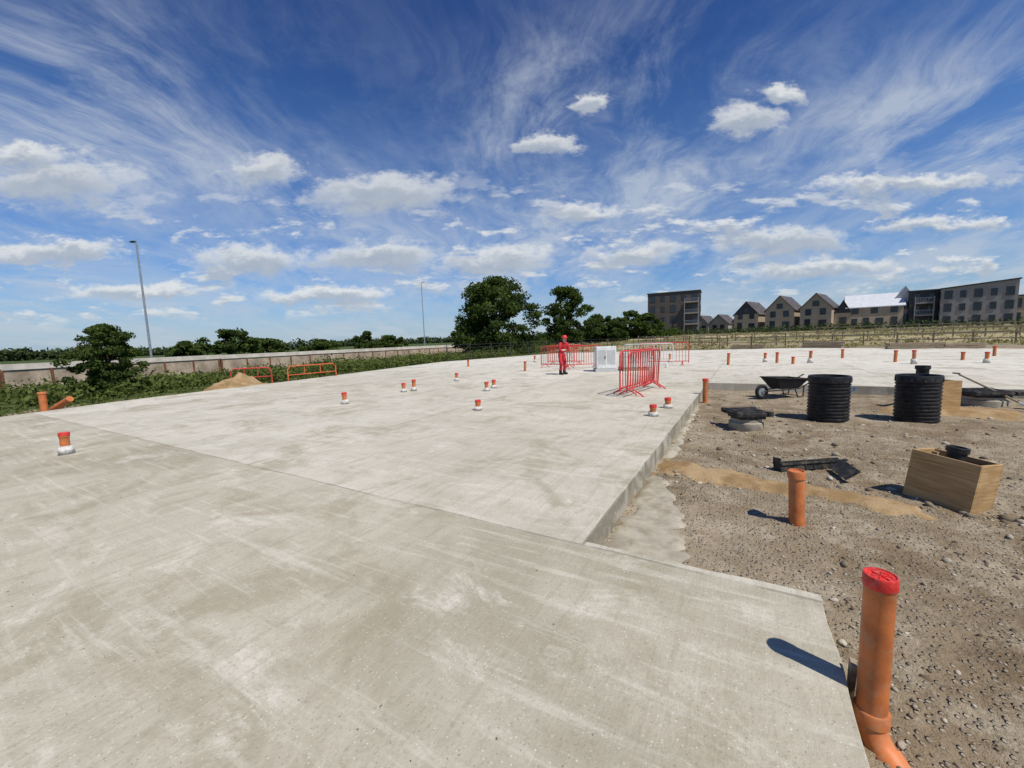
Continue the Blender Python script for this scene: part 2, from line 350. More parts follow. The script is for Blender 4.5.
def tree(name,x,y,h,w,z0=None,per=150,ncl=70,size=.2,mt='leafA',base=.12,lean=0,skew=1.0,nlimb=7):
    z0=hz(x,y) if z0 is None else z0; e=empty(name,(x,y,z0),random.uniform(0,6)); b=B()
    b.tube([(0,0,-.2),(.05*h*.2,0,h*.15),(.03*h,.02*h,h*.35),(lean*h*.1,0,h*.62),(lean*h*.14,0,h*.85)],1,8,[h*.035,h*.028,h*.022,h*.012,h*.004])
    cl=[]
    for i in range(nlimb):
        a=i*2.4+random.random(); t0=h*random.uniform(.15,.5); L=w*random.uniform(.28,.44); zt=t0+h*random.uniform(.15,.4)
        p=[(0.02*h,0,t0),(math.cos(a)*L*.45,math.sin(a)*L*.45,t0+(zt-t0)*.6),(math.cos(a)*L,math.sin(a)*L,zt)]
        b.tube(p,1,6,[h*.014,h*.009,h*.003])
    b.done('trunk',M['bark'],e)
    for i in range(ncl):
        a=random.uniform(0,6.283); t=random.random(); z=h*(base+(1-base)*t)
        prof=math.sin(math.pi*min(1,(t*.80+.20)))**.55*skew if t<.98 else .2
        lob=1+.16*math.sin(a*3+h)+.12*math.sin(a*5+w)+.12*math.sin(t*9+a*2)
        r=w*.5*prof*lob*math.sqrt(random.random())*.95
        s=w*random.uniform(.045,.105)
        cl.append((r*math.cos(a),r*math.sin(a),min(z,h*.97)-s*.3,s*1.3,s*1.3,s*.8))
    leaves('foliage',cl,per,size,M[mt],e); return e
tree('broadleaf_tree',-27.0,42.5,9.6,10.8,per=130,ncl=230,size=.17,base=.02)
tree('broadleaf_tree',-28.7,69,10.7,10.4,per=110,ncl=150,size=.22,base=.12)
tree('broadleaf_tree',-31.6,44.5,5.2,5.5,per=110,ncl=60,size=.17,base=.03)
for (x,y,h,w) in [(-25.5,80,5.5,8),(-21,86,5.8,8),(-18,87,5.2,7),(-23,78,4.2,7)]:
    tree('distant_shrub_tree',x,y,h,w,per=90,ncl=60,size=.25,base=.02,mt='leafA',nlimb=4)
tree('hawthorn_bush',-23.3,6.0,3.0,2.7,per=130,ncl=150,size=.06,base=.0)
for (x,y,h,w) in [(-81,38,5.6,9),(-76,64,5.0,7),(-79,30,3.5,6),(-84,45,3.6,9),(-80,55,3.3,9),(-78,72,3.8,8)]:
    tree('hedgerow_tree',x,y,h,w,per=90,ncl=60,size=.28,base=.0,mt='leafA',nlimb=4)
cl=[]
for i in range(2300):
    y=random.uniform(-6,62); x=random.uniform(-44,-20.9) if random.random()<.4 else random.uniform(-31,-20.9)
    x-= max(0,(y-24))*.12
    k=.5+noise.noise(Vector((x*.22,y*.22,5)))
    s=random.uniform(.22,.6)*(.6+k)
    cl.append((x,y,hz(x,y)+s*.6,s*1.1,s*1.1,s*random.uniform(.6,1.0)))
leaves('scrub_bank',cl,55,.085,M['leafB'])
cl=[(random.uniform(-20.9,-18.4)-max(0,y-24)*.1,y,0,.25,.25,.16) for y in np.arange(-3,40,.14)]
cl=[(a,b,hz(a,b)+.06,d,e,f) for a,b,c,d,e,f in cl]
leaves('weeds',cl,22,.05,M['leafB'])
def line(name,pts,hh,per,size,n,mt='leafC'):
    cl=[]
    for i in range(n):
        t=random.random()*(len(pts)-1); k=int(t); u=t-k; x=pts[k][0]*(1-u)+pts[k+1][0]*u+random.uniform(-3,3); y=pts[k][1]*(1-u)+pts[k+1][1]*u+random.uniform(-3,3)
        H=hh*(.65+.6*abs(noise.noise(Vector((x*.05,y*.05,1))))*2); z=random.random()*H
        cl.append((x,y,hz(x,y)+z*.85,2.2,2.2,1.1))
    leaves(name,cl,per,size,M[mt])
line('distant_tree_line',[(-170,-30),(-150,15),(-146,45),(-140,80),(-130,120),(-90,150),(-60,170),(-36,175)],2.8,26,.5,1100)
line('distant_tree_line',[(-25,190),(20,200),(80,190),(160,170)],4.5,26,.8,420)
line('garden_hedge',[(-14,104),(0,103),(20,101),(45,98)],.7,26,.25,160,'leafC')
line('hedge_row',[(-45,78),(-35,84),(-24,92),(-16,96)],1.6,36,.3,260,'leafA')
cl=[(x,y,hz(x,y)+.1,.6,.6,.16) for x,y in [(random.uniform(-30,60),random.uniform(46,100)) for _ in range(1300)]]
leaves('dry_grass_tufts',cl,14,.12,M['grass'],flat=-.5)
# ------------------------------------------------------------ boundary wall
def bwall(p,q,h,name,z0=-.95):
    L=math.dist(p,q); ang=math.atan2(q[1]-p[1],q[0]-p[0]); e=empty(name,(p[0],p[1],z0),ang)
    b=B(); n=int(L/2.5)
    for i in range(n): b.box((1.25+i*2.5,0,h*.5-.3),(2.36,.10,h+.55))
    b.done('panels',M['wallp'],e)
    b=B()
    for i in range(n+1): b.box((i*2.5,0,h*.5-.3),(.14,.24,h+.45))
    b.done('posts',M['wpost'],e)
    b=B(); b.box((L/2,0,h-.10),(L,.27,.42)); b.done('coping',M['wallc'],e)
bwall((-41.5,-9),(-44.8,6),1.85,'boundary_wall',-.85); bwall((-44.8,6),(-47.9,21),1.85,'boundary_wall',-.93); bwall((-47.9,21),(-48.3,66),1.85,'boundary_wall',-.97)
# ------------------------------------------------------------ street lamps
def lamp(x,y,top):
    z=hz(x,y); e=empty('street_lamp',(x,y,z)); H=top-z
    b=B(); b.tube([(0,0,0),(0,0,1.6),(0,0,1.61),(0,0,H-.3),(0,0,H)],1,10,[.15,.15,.12,.085,.08]); b.done('column',M['steel'],e,True)
    b=B(); b.tube([(0,0,H-.02),(.12,0,H+.08),(.3,0,H+.1)],.05,8); b.box((.55,0,H+.1),(.7,.34,.14),bev=.04); b.done('lantern',M['clad'],e,True)
    return e
lamp(-57.2,18.25,13.4).rotation_euler=(0,0,rad(190)); lamp(-74.3,81.0,17.3).rotation_euler=(0,0,rad(30))
# ------------------------------------------------------------ pipes & chambers
def pstub(x,y,h,z=0,r=.056,collar=True,cap=True,lean=0,la=0):
    e=empty('drain_pipe_stub',(x,y,z)); e.rotation_euler=(random.uniform(-.03,.03),random.uniform(-.03,.03),random.uniform(0,6))
    b=B(); b.lathe([(r,-.05),(r,h-.07),(r*1.13,h-.065),(r*1.13,h-.01),(r*1.05,h),(r*.9,h),(r*.88,h-.012)],22); b.done('pipe',M['orange'],e,True)
    if cap:
        b=B(); b.lathe([(r*1.16,h-.045),(r*1.18,h-.005),(r*1.1,h+.004),(r*.85,h+.002),(r*.8,h-.006)],22); b.done('cap',M['redcap'],e,True)
    if collar:
        bm=bmesh.new(); bmesh.ops.create_cone(bm,cap_ends=True,segments=16,radius1=r*1.75,radius2=r*1.45,depth=h*.40)
        for v in bm.verts: v.co.x*=1+noise.noise(v.co*9+Vector((x,y,0)))*.25; v.co.y*=1+noise.noise(v.co*9+Vector((y,x,2)))*.25; v.co.z+=h*.19
        bmesh.ops.bevel(bm,geom=bm.edges[:],offset=.010,segments=2,affect='EDGES')
        me=bpy.data.meshes.new('collar'); bm.to_mesh(me); bm.free(); obj('collar',me,M['collar'],e,True)
    return e
for x,y,h in [(-8.97,1.69,.33),(-8.96,6.65,.30),(-9.22,8.99,.28),(-9.07,9.27,.36),(-9.62,12.16,.31),(-6.72,9.91,.27),(-6.92,10.61,.26),(-5.05,7.07,.22),(-1.48,7.65,.21),(-1.37,8.60,.21)]:
    pstub(x,y,h)
for x,y,h in [(-9.15,16.81,.46),(-12.06,23.57,.42),(.78,23.1,.44),(1.23,22.4,.5),(1.79,21.7,.32),(2.48,22.35,.54),(5.46,22.9,.5),(5.73,21.7,.55),(7.85,24.1,.34),(7.91,22.3,.42),(-3.49,22.4,.48),(-.73,21.0,.55),(-14.5,19.5,.4),(4.2,26,.45),(9.8,27,.45),(-5.2,26.5,.45),(-8.4,28,.45)]:
    pstub(x,y,h,r=.06,collar=random.random()<.4)
pstub(-.86,10.89,.58,-.2,r=.06,collar=False)
pstub(-17.9,3.08,.66,-.2,r=.085,collar=False,cap=False)
e=empty('loose_drain_pipe',(-18.1,3.3,-.18)); b=B(); b.tube([(0,0,.08),(.75,.22,.40)],.085,18); b.done('pipe',M['orange'],e,True)
e=pstub(.42,4.16,.50,-.22,r=.06,collar=False,cap=False)
# foreground pipe with elbow
e=empty('capped_drain_pipe',(.487,2.035,0))
b=B(); b.lathe([(.0515,-.14),(.0515,.49),(.055,.50)],40); b.done('pipe',M['orange'],e,True)
b=B(); b.lathe([(.054,.462),(.056,.466),(.056,.508),(.054,.514),(.049,.515),(.046,.510),(.034,.509),(.031,.505),(.02,.507),(.004,.507)],40)
for k in range(3): b.box((0,0,.509),(.066,.004,.004),RZ(k*math.pi/3+.2))
b.done('cap',M['redcap'],e,True)
pp=[];
for k in range(9):
    a=k/8*rad(62); R0=.13; pp.append((R0*(1-math.cos(a))*.62,-R0*(1-math.cos(a))*.78,-.12-R0*math.sin(a)))
l=Vector(pp[-1])-Vector(pp[-2]); l.normalize(); pp.append(tuple(Vector(pp[-1])+l*.3))
b=B(); b.tube(pp,.0525,32); b.lathe([(.056,-.135),(.061,-.13),(.061,-.08),(.057,-.074),(.053,-.074)],40); b.done('elbow',M['orange'],e,True)
q=Vector(pp[-2]); b=B(); b.cyl(q-l*.01,q+l*.06,.061,seg=36); b.done('socket',M['orange'],e,True)
b=B(); b.box((.437,2.13,-.07),(.022,.05,.24),RX(.12),.003); b.done('timber_peg',M['timber'])
# corrugated chambers
def chamber(x,y,h,r):
    e=empty('corrugated_inspection_chamber',(x,y,-.215)); pr=[(r*.94,-.03)]
    n=11
    for i in range(n):
        z=i*h*.84/n; d=h*.84/n
        pr+=[(r*.955,z),(r*.955,z+d*.35),(r,z+d*.48),(r,z+d*.82),(r*.955,z+d*.95)]
    pr+=[(r*.96,h*.85),(r*1.02,h*.86),(r*1.02,h*.97),(r*.99,h),(r*.88,h),(r*.86,h*.97),(r*.85,h*.93),(r*.3,h*.93),(r*.28,h*.95),(.02,h*.95)]
    b=B(); b.lathe(pr,48); b.done('shaft',M['black'],e,True,30)
    b=B(); 
    for k in range(12):
        a=k*math.pi/6; b.box((r*1.015*math.cos(a),r*1.015*math.sin(a),h*.915),(.015,.035,h*.08),RZ(a))
    b.done('lugs',M['blackm'],e)
chamber(1.36,9.5,.84,.325); chamber(2.68,9.85,.84,.31)
e=empty('riser_pipe',(3.15,11.4,-.2)); b=B(); b.lathe([(.10,0),(.10,.80),(.12,.81),(.12,.88),(.10,.88),(.09,.85),(.02,.85)],28); b.done('pipe',M['black'],e,True)
def manhole(x,y,rz,w,h):
    e=empty('access_cover_chamber',(x,y,-.215),rz)
    b=B(); b.lathe([(w*.46,-.03),(w*.5,0),(w*.5,h*.35),(w*.44,h*.4),(w*.44,h*.55),(w*.02,h*.55)],28); b.done('concrete_base',M['grey'],e,True)
    b=B(); b.box((0,0,h*.62),(w*.8,w*.8,h*.14),bev=.01); b.box((0,0,h*.79),(w,w,h*.2),bev=.015)
    for sx in(-1,1):
        for sy in(-1,1): b.box((sx*w*.47,sy*w*.47,h*.83),(w*.16,w*.16,h*.22),bev=.01)
    b.done('frame',M['blackm'],e)
    b=B(); b.box((0,0,h*.905),(w*.86,w*.86,.03),bev=.006)
    for k in range(-3,4): b.box((k*w*.11,0,h*.905+.018),(.02,w*.74,.008))
    for k in range(-3,4): b.box((0,k*w*.11,h*.905+.0165),(w*.74,.02,.007))
    b.done('lid',M['blackm'],e)
manhole(.02,8.15,.5,.55,.36); manhole(4.35,12.3,.3,.72,.34)
e=empty('shovel',(4.7,11.9,-.2)); b=B(); b.tube([(0,0,.12),(-.7,.5,.62)],.018,8); b.box((-.73,.52,.64),(.03,.14,.03),RZ(.5)); b.done('handle',M['timber'],e)
b=B(); b.box((.16,-.11,.05),(.34,.24,.015),RZ(-.6)@RY(.35),.004); b.done('blade',M['steel'],e)
def plybox():
    p=Vector((1.42,5.42)); q=Vector((1.86,5.02)); u=(q-p).normalized(); w=Vector((-u.y,u.x)); L=.50;Dp=.33;h=.49
    e=empty('plywood_box',(p.x,p.y,-.22),0); e.rotation_euler=(rad(-5),rad(4),math.atan2(u.y,u.x)); t=.018
    b=B(); b.box((L/2,0,h/2),(L,t,h),bev=.002); b.box((L/2,Dp,h/2),(L,t,h),bev=.002)
    b.box((t/2,Dp/2,h/2+.001),(t,Dp-t-.004,h),bev=.002); b.box((L-t/2,Dp/2,h/2+.001),(t,Dp-t-.004,h),bev=.002)
    b.box((L/2,Dp/2,h*.30),(L-2*t-.004,Dp-t-.006,.012)); b.done('panels',M['ply'],e)
    b=B()
    for cx in(.04,L-.04):
        for cy in(.031,Dp-.031): b.box((cx,cy,h*.5-.01),(.04,.04,h-.03))
    b.done('corner_battens',M['rail'],e)
    h2=h+.04
    b=B(); b.lathe([(.07,.15),(.07,h2),(.082,h2+.005),(.082,h2+.05),(.075,h2+.055),(.06,h2+.055),(.055,h2+.02),(.01,h2+.02)],28,(L*.50,Dp*.5,0)); b.done('black_pipe',M['black'],e,True)
plybox()
e=empty('timber_shutter_box',(3.4,11.0,-.2),.4); b=B(); b.box((0,0,.3),(.5,.03,.62)); b.box((.235,.25,.3),(.03,.46,.6)); b.box((-.235,.25,.3),(.03,.46,.6)); b.box((0,.5,.3),(.5,.03,.6)); b.done('boards',M['ply'],e)
e=empty('channel_drain_length',(.36,5.70,-.20),math.atan2(.58,.78)); e.rotation_euler[0]=rad(-8)
b=B(); L=.88
b.box((L/2,-.05,.045),(L,.012,.09)); b.box((L/2,.05,.045),(L,.012,.09)); b.box((L/2,0,.008),(L,.09,.014)); b.box((.006,0,.075),(.012,.125,.17)); b.box((L/2,-.065,.085),(L,.02,.02)); b.box((L/2,.065,.085),(L,.02,.02))
for k in range(1,8): b.box((L*k/8,-.058,.04),(.012,.012,.07))
b.done('channel',M['blackm'],e)
e=empty('plastic_end_plate',(1.0,5.75,-.2),math.atan2(-.55,.10)); b=B(); b.box((0,0,.09),(.45,.015,.17),RX(-.9),.004)
for k in range(-2,3): b.box((k*.09,.012,.095),(.012,.015,.15),RX(-.9))
b.done('plate',M['blackm'],e)
def barrow(x,y,rz,s=1):
    e=empty('wheelbarrow',(x,y,-.2),rz); e.scale=(s,s,s)
    bm=bmesh.new(); lo=[(-.28,-.17,.25),(.26,-.2,.25),(.26,.2,.25),(-.28,.17,.25)]; hi=[(-.52,-.27,.56),(.45,-.32,.5),(.45,.32,.5),(-.52,.27,.56)]
    l=[bm.verts.new(p) for p in lo]; h=[bm.verts.new(p) for p in hi]; bm.faces.new(l[::-1])
    for i in range(4): bm.faces.new((l[i],l[(i+1)%4],h[(i+1)%4],h[i]))
    bmesh.ops.solidify(bm,geom=bm.faces[:],thickness=.012); me=bpy.data.meshes.new('tray'); bm.to_mesh(me); bm.free(); obj('tray',me,M['clad'],e)
    b=B()
    for s in(-1,1):
        b.tube([(-.72,s*.05,.2),(-.3,s*.16,.22),(.3,s*.2,.24),(.6,s*.26,.42),(.95,s*.28,.55)],.018,8)
        b.tube([(.15,s*.19,.23),(.22,s*.22,.02),(.38,s*.22,.02),(.42,s*.21,.29)],.015,8)
    b.tube([(.22,-.22,.05),(.22,.22,.05)],.012,6); b.tube([(-.52,-.27,.56),(-.52,.27,.56),(.45,.32,.5),(.45,-.32,.5),(-.52,-.27,.56)],.014,6); b.done('frame',M['blackm'],e)
    b=B(); b.tube([(-.72+.15*math.cos(a),0,.19+.15*math.sin(a)) for a in np.linspace(0,6.283,25)],.045,10); b.done('tyre',M['rubber'],e,True)
    b=B(); b.cyl((-.72,-.02,.19),(-.72,.02,.19),.11,seg=20); b.cyl((-.72,-.07,.19),(-.72,.07,.19),.015,seg=8); b.done('wheel_hub',M['steel'],e)
barrow(.85,12.3,.75,.95)
def barrier(p,q,h=1.1,z=0,mt='redsteel',bars=16,lean=0,name='pedestrian_barrier',feet=True,br=.011):
    L=math.dist(p,q); e=empty(name,(p[0],p[1],z)); e.rotation_euler=(lean,0,math.atan2(q[1]-p[1],q[0]-p[0])); b=B(); r=.021
    c=.12
    b.tube([(0,0,.12),(0,0,h-c),(c*.3,0,h-c*.3),(c,0,h),(L-c,0,h),(L-c*.3,0,h-c*.3),(L,0,h-c),(L,0,.12)],r,8)
    b.tube([(0,0,.2),(L,0,.2)],r*.9,8)
    for i in range(1,bars): b.cyl((L*i/bars,0,.2),(L*i/bars,0,h),br,seg=6)
    b.done('frame',M[mt],e,True)
    if feet:
        b=B()
        for fx in(.28,L-.28): b.tube([(fx,-.32,.015),(fx,-.26,.06),(fx,0,.2),(fx,.26,.06),(fx,.32,.015)],.020,8)
        b.done('feet',M[mt],e)
barrier((-2.72,9.95),(-2.35,12.2),1.12,bars=14,br=.013); barrier((-2.50,9.75),(-2.20,12.0),1.1,lean=rad(3),bars=14,br=.013)
barrier((-9.3,18.9),(-7.2,18.2),1.1); barrier((-7.7,17.9),(-6.2,19.2),1.1); barrier((-4.6,20.4),(-2.4,20.9),1.1); barrier((-9.9,21),(-7.8,21.2),1.1)
barrier((-5.0,18.9),(-2.9,19.5),1.1,mt='white')
def obarr(p,q,name='orange_barrier',h=.85,mt='orbar'):
    L=math.dist(p,q); e=empty(name,(p[0],p[1],-.2),math.atan2(q[1]-p[1],q[0]-p[0])); b=B()
    b.tube([(0,0,0),(0,0,h-.15),(.12,0,h),(L-.12,0,h),(L,0,h-.15),(L,0,0)],.026,8); b.tube([(0,0,h*.53),(L,0,h*.53)],.02,8)
    for k in (.33,.66): b.tube([(L*k,0,h*.53),(L*k,0,h)],.016,6)
    b.done('frame',M[mt],e)
obarr((-18.0,10.5),(-17.9,12.9)); obarr((-19.6,8.9),(-18.6,10.1),h=.85,mt='redsteel') 
bm=bmesh.new(); bmesh.ops.create_grid(bm,x_segments=60,y_segments=60,size=1)
for v in bm.verts:
    r=math.hypot(v.co.x,v.co.y); v.co.z=.72*max(0,1-r)**1.0*(1+.45*noise.noise(v.co*3))+noise.fractal(v.co*6,.8,2,4)*.05-.05; v.co.x*=1.35; v.co.y*=1.6
me=bpy.data.meshes.new('pile'); bm.to_mesh(me); bm.free(); o=obj('sand_pile',me,M['sand'],None,True); o.location=(-18.9,8.8,-.2)
bpy.data.objects['sand_pile'].rotation_euler=(0,0,.4)
# ------------------------------------------------------------ worker
def skinned(name,verts,edges,radii,mt,parent,sub=2,root=0):
    me=bpy.data.meshes.new(name); me.from_pydata(verts,edges,[]); o=obj(name,me,mt,parent)
    sk=o.modifiers.new('Skin','SKIN'); sk.use_smooth_shade=True
    if not me.skin_vertices: 
        bpy.context.view_layer.objects.active=o
    for i,r in enumerate(radii):
        d=me.skin_vertices[0].data[i]; d.radius=r if isinstance(r,tuple) else (r,r); d.use_root=(i==root)
    ss=o.modifiers.new('Sub','SUBSURF'); ss.levels=sub; ss.render_levels=sub
    return o
def worker(x,y,rz):
    e=empty('construction_worker',(x,y,0),rz)
    Vt=[(0,.06,.86),(0,.03,1.0),(0,-.05,1.14),(0,-.12,1.27),(0,-.155,1.34),
        (.09,.06,.80),(.11,.0,.46),(.12,.06,.12),(-.09,.06,.80),(-.12,-.10,.47),(-.12,-.03,.12),
        (.17,-.115,1.265),(.235,-.16,1.02),(.15,-.34,.90),(-.17,-.115,1.265),(-.245,-.19,1.03),(-.16,-.38,.93)]
    Ed=[(0,1),(1,2),(2,3),(3,4),(0,5),(5,6),(6,7),(0,8),(8,9),(9,10),(3,11),(11,12),(12,13),(3,14),(14,15),(15,16)]
    Ra=[(.14,.12),(.135,.105),(.16,.12),(.13,.10),(.065,.065),.098,.072,.058,.098,.072,.058,.072,.055,.042,.072,.055,.042]
    skinned('body_in_red_workwear',Vt,Ed,Ra,M['workred'],e)
    b=B(); b.ball((0,-.195,1.455),.098,(.82,1.0,1.18),20); b.cyl((0,-.155,1.32),(0,-.18,1.42),.052,seg=14)
    b.ball((0,-.293,1.445),.017,(.8,1.2,1.3),8)
    for s in(-1,1): b.ball((s*.082,-.185,1.45),.024,(.4,.8,1.2),8)
    b.done('head',M['skin'],e,True,80)
    b=B()
    for s in(-1,1): b.ball((s*.032,-.284,1.468),.010,(1.2,.6,.8),8)
    b.box((0,-.285,1.405),(.045,.008,.008)); b.ball((0,-.165,1.475),.100,(.86,.95,1.0),16); b.done('hair_eyes_mouth',M['hair'],e,True)
    b=B(); b.lathe([(.135,1.505),(.135,1.512),(.112,1.518),(.108,1.55),(.085,1.60),(.045,1.622),(.005,1.625)],28,(0,-.19,0)); b.box((0,-.32,1.508),(.15,.07,.01),bev=.004); b.done('hard_hat',M['redcap'],e,True)
    for s,hx,hy,hzz in((1,.15,-.34,.90),(-1,-.16,-.38,.93)):
        V=[(hx,hy,hzz),(hx-.01*s,hy-.05,hzz-.03),(hx-.015*s,hy-.10,hzz-.055)]; E=[(0,1),(1,2)]; R=[.03,.036,.032]
        for k in range(4):
            ox=(k-1.5)*.021; n=len(V); Ln=(.06,.072,.068,.052)[k]
            V+=[(hx-.015*s+ox,hy-.125,hzz-.07),(hx-.015*s+ox,hy-.125-Ln*.5,hzz-.10),(hx-.015*s+ox,hy-.12-Ln*.6,hzz-.10-Ln*.5)]; E+=[(2,n),(n,n+1),(n+1,n+2)]; R+=[.010,.009,.008]
        n=len(V); V+=[(hx-.045*s,hy-.06,hzz-.05),(hx-.06*s,hy-.10,hzz-.08)]; E+=[(1,n),(n,n+1)]; R+=[.012,.010]
        skinned('hand',V,E,R,M['glove'],e,1)
    b=B()
    for s,fy in((1,.06),(-1,-.03)):
        b.tube([(s*.12,fy,.20),(s*.12,fy,.06)],.062,14); b.box((s*.12,fy-.07,.045),(.10,.28,.09),bev=.035)
    b.done('boots',M['workdark'],e,True,60)
    b=B()
    for z,rr,yy in((1.02,.150,.025),):
        b.lathe([(rr,z-.025),(rr+.006,z-.025),(rr+.006,z+.025),(rr,z+.025)],24,(0,yy,0))
    b.done('reflective_band',M['reflect'],e,True)
worker(-6.6,15.4,rad(55))
e=empty('site_generator',(-5.35,17.2,0),rad(28)); b=B(); b.box((0,0,.60),(.85,.62,.95),bev=.03); b.done('canopy',M['white'],e)
b=B(); b.box((0,0,.06),(.95,.7,.12),bev=.01); b.box((-.2,-.312,.62),(.34,.008,.6)); b.box((.2,-.312,.62),(.34,.008,.6)); b.done('door_panels_and_skid',M['lgrey'],e)
b=B(); b.tube([(.3,0,1.07),(.3,0,1.16),(.34,-.05,1.2)],.03,8); b.box((-.06,-.325,.62),(.03,.02,.12)); b.done('exhaust_and_latch',M['clad'],e)
e=empty('pallet_of_blocks',(-4.3,17.9,0),rad(30)); b=B()
for k in range(5): b.box((-.48+k*.24,0,.13),(.12,.9,.025))
for k in(-.4,0,.4): b.box((0,k,.06),(1.1,.1,.10))
b.done('pallet',M['rail'],e); b=B()
for i in range(3):
    for j in range(2):
        for k in range(3): b.box((-.34+i*.34,-.2+j*.4,.25+k*.22),(.33,.385,.213),bev=.006)
b.done('blocks',M['collar'],e)
b=B()
for dx,dz,w,h in [(0,0,.03,.12),(.06,.05,.1,.02),(.13,.0,.02,.12),(.2,0,.02,.12),(.26,-.02,.1,.02),(.34,.02,.02,.1)]:
    b.box((2.0+dx*1.3,13.40,-.1+dz),(w*1.3,.02,h))
b.done('survey_paint_mark',M['blue'])
# ------------------------------------------------------------ fences
def railfence(p,q,name='post_and_rail_fence',h=1.1,n3=2,sp=2.4):
    L=math.dist(p,q); a=math.atan2(q[1]-p[1],q[0]-p[0]); e=empty(name,(0,0,0)); b=B(); n=max(2,int(L/sp)); P=[]
    for i in range(n+1):
        x=p[0]+(q[0]-p[0])*i/n; y=p[1]+(q[1]-p[1])*i/n; z=hz(x,y); P.append((x,y,z)); b.box((x,y,z+h*.5),(.11,.11,h+.2),RZ(a))
    for i in range(n):
        A=Vector(P[i]);C=Vector(P[i+1])
        for k in range(n3):
            zz=h*(.4+.5*k/max(1,n3-1)); m_=(A+C)/2; d=C-A; b.box((m_.x+.08*math.sin(a),m_.y-.08*math.cos(a),m_.z+zz),(d.length,.035,.09),RZ(a)@RY(-math.atan2(d.z,math.hypot(d.x,d.y))))
    b.done('rails',M['rail'],e)
railfence((-2,54),(46,47)); railfence((-16,70),(30,64)); railfence((10,84),(60,76)); railfence((-2,54),(-16,70))
def wirefence(p,q):
    L=math.dist(p,q); e=empty('mesh_fence',(0,0,0)); b=B(); n=int(L/2.5); pr=None
    for i in range(n+1):
        x=p[0]+(q[0]-p[0])*i/n; y=p[1]+(q[1]-p[1])*i/n; z=hz(x,y); b.cyl((x,y,z-.1),(x,y,z+1.5),.03,seg=6)
        if pr:
            for k in (.15,.5,.85,1.2,1.45): b.cyl((pr[0],pr[1],pr[2]+k),(x,y,z+k),.012,seg=4)
        pr=(x,y,z)
    b.done('posts_and_wires',M['clad'],e)
wirefence((-21.5,26),(-18,41)); wirefence((-18,41),(3,44)); 
for (x,y,rz,n) in [(9.5,36.5,.1,3),(13,40,.5,2),(5.5,43.5,-.1,3),(18,38,.2,3),(0,46,0,2)]:
    e=empty('timber_stack',(x,y,hz(x,y)),rz); b=B()
    for i in range(n):
        for k in range(3-i%2): b.box((.1*i,k*.24,.12+i*.2),(2.8,.2,.17),bev=.01)
    b.done('baulks',M['timber'],e)
# ------------------------------------------------------------ buildings
def windows(e,lst,frame='clad'):
    bf=B(); bg=B()
    for x,y,z,w,h,f in lst:
        if f=='f':
            bg.box((x,y-.012,z),(w,.02,h)); 
            for s in(-1,1): bf.box((x+s*w/2,y-.03,z),(.08,.07,h+.08)); bf.box((x,y-.031,z+s*h/2),(w-.082,.066,.08))
            bf.box((x,y-.028,z),(.05,.05,h-.08))
        else:
            s0=1 if f=='r' else -1
            bg.box((x+s0*.012,y,z),(.02,w,h))
            for s in(-1,1): bf.box((x+s0*.03,y+s*w/2,z),(.07,.08,h+.08)); bf.box((x+s0*.031,y,z+s*h/2),(.066,w-.082,.08))
    bg.done('window_glass',M['glass'],e); bf.done('window_frames',M[frame],e)
def gable_house(name,x,y,w,d,eave,ridge,rz,wall='bbrick',roof='tile',ridge_axis='y',top='clad'):
    z0=hz(x,y)-.1; e=empty(name,(x,y,z0),rz); b=B(); W=w/2; Dd=d/2
    b.box((0,0,eave/2),(w,d,eave)); b.done('walls',M[wall],e)
    b=B()
    if ridge_axis=='y':
        for s in(-1,1): b.poly([(-W,s*(Dd-.003),eave),(W,s*(Dd-.003),eave),(0,s*(Dd-.003),ridge)])
    else:
        for s in(-1,1): b.poly([(s*(W-.003),-Dd,eave),(s*(W-.003),Dd,eave),(s*(W-.003),0,ridge)])
    b.done('gables',M[top],e)
    b=B(); th=.16; o=.28
    sl=(ridge-eave)/(W if ridge_axis=='y' else Dd); half=(W if ridge_axis=='y' else Dd)+o; ln=(Dd if ridge_axis=='y' else W)+o
    for s in(-1,1):
        q=[]
        for (h_,zz) in ((0,ridge+.02),(half,ridge+.02-sl*half)):
            for dz in (0,th):
                for l_ in (-ln,ln): q.append(((s*h_,l_,zz+dz) if ridge_axis=='y' else (l_,s*h_,zz+dz)))
        vs=[b.bm.verts.new(p) for p in q]
        for f in ((0,1,3,2),(4,5,7,6),(0,1,5,4),(2,3,7,6),(0,2,6,4),(1,3,7,5)): b.bm.faces.new([vs[k] for k in f])
    b.done('roof',M[roof],e)
    return e
houses=[(1.0,115.5,5.4,9,4.6,7.6,'bbrick','clad'),(7.7,112.3,5.8,9,5.0,8.2,'bbrick','bbrick'),(14.1,109.6,5.6,9,5.0,8.0,'bbrick','bbrick')]
for x,y,w,d,ev,ri,wl,tp in houses:
    e=gable_house('gabled_house',x,y+d/2,w,d,ev,ri,rad(-18),wl,'tile','y',tp)
    windows(e,[(-1.4,-d/2,1.5,1.0,2.1,'f'),(1.3,-d/2,1.6,1.3,1.4,'f'),(-1.3,-d/2,4.1,1.0,1.3,'f'),(1.3,-d/2,4.1,1.0,1.3,'f'),(0,-d/2,ev+.9,1.1,1.1,'f'),(-w/2,-2.2,4.0,1.1,1.3,'l'),(-w/2,1.8,4.0,1.1,1.3,'l')])
e=gable_house('terraced_house',23,114.5,8.8,8,4.6,7.2,rad(-6),'bbrick','lroof','x','bbrick')
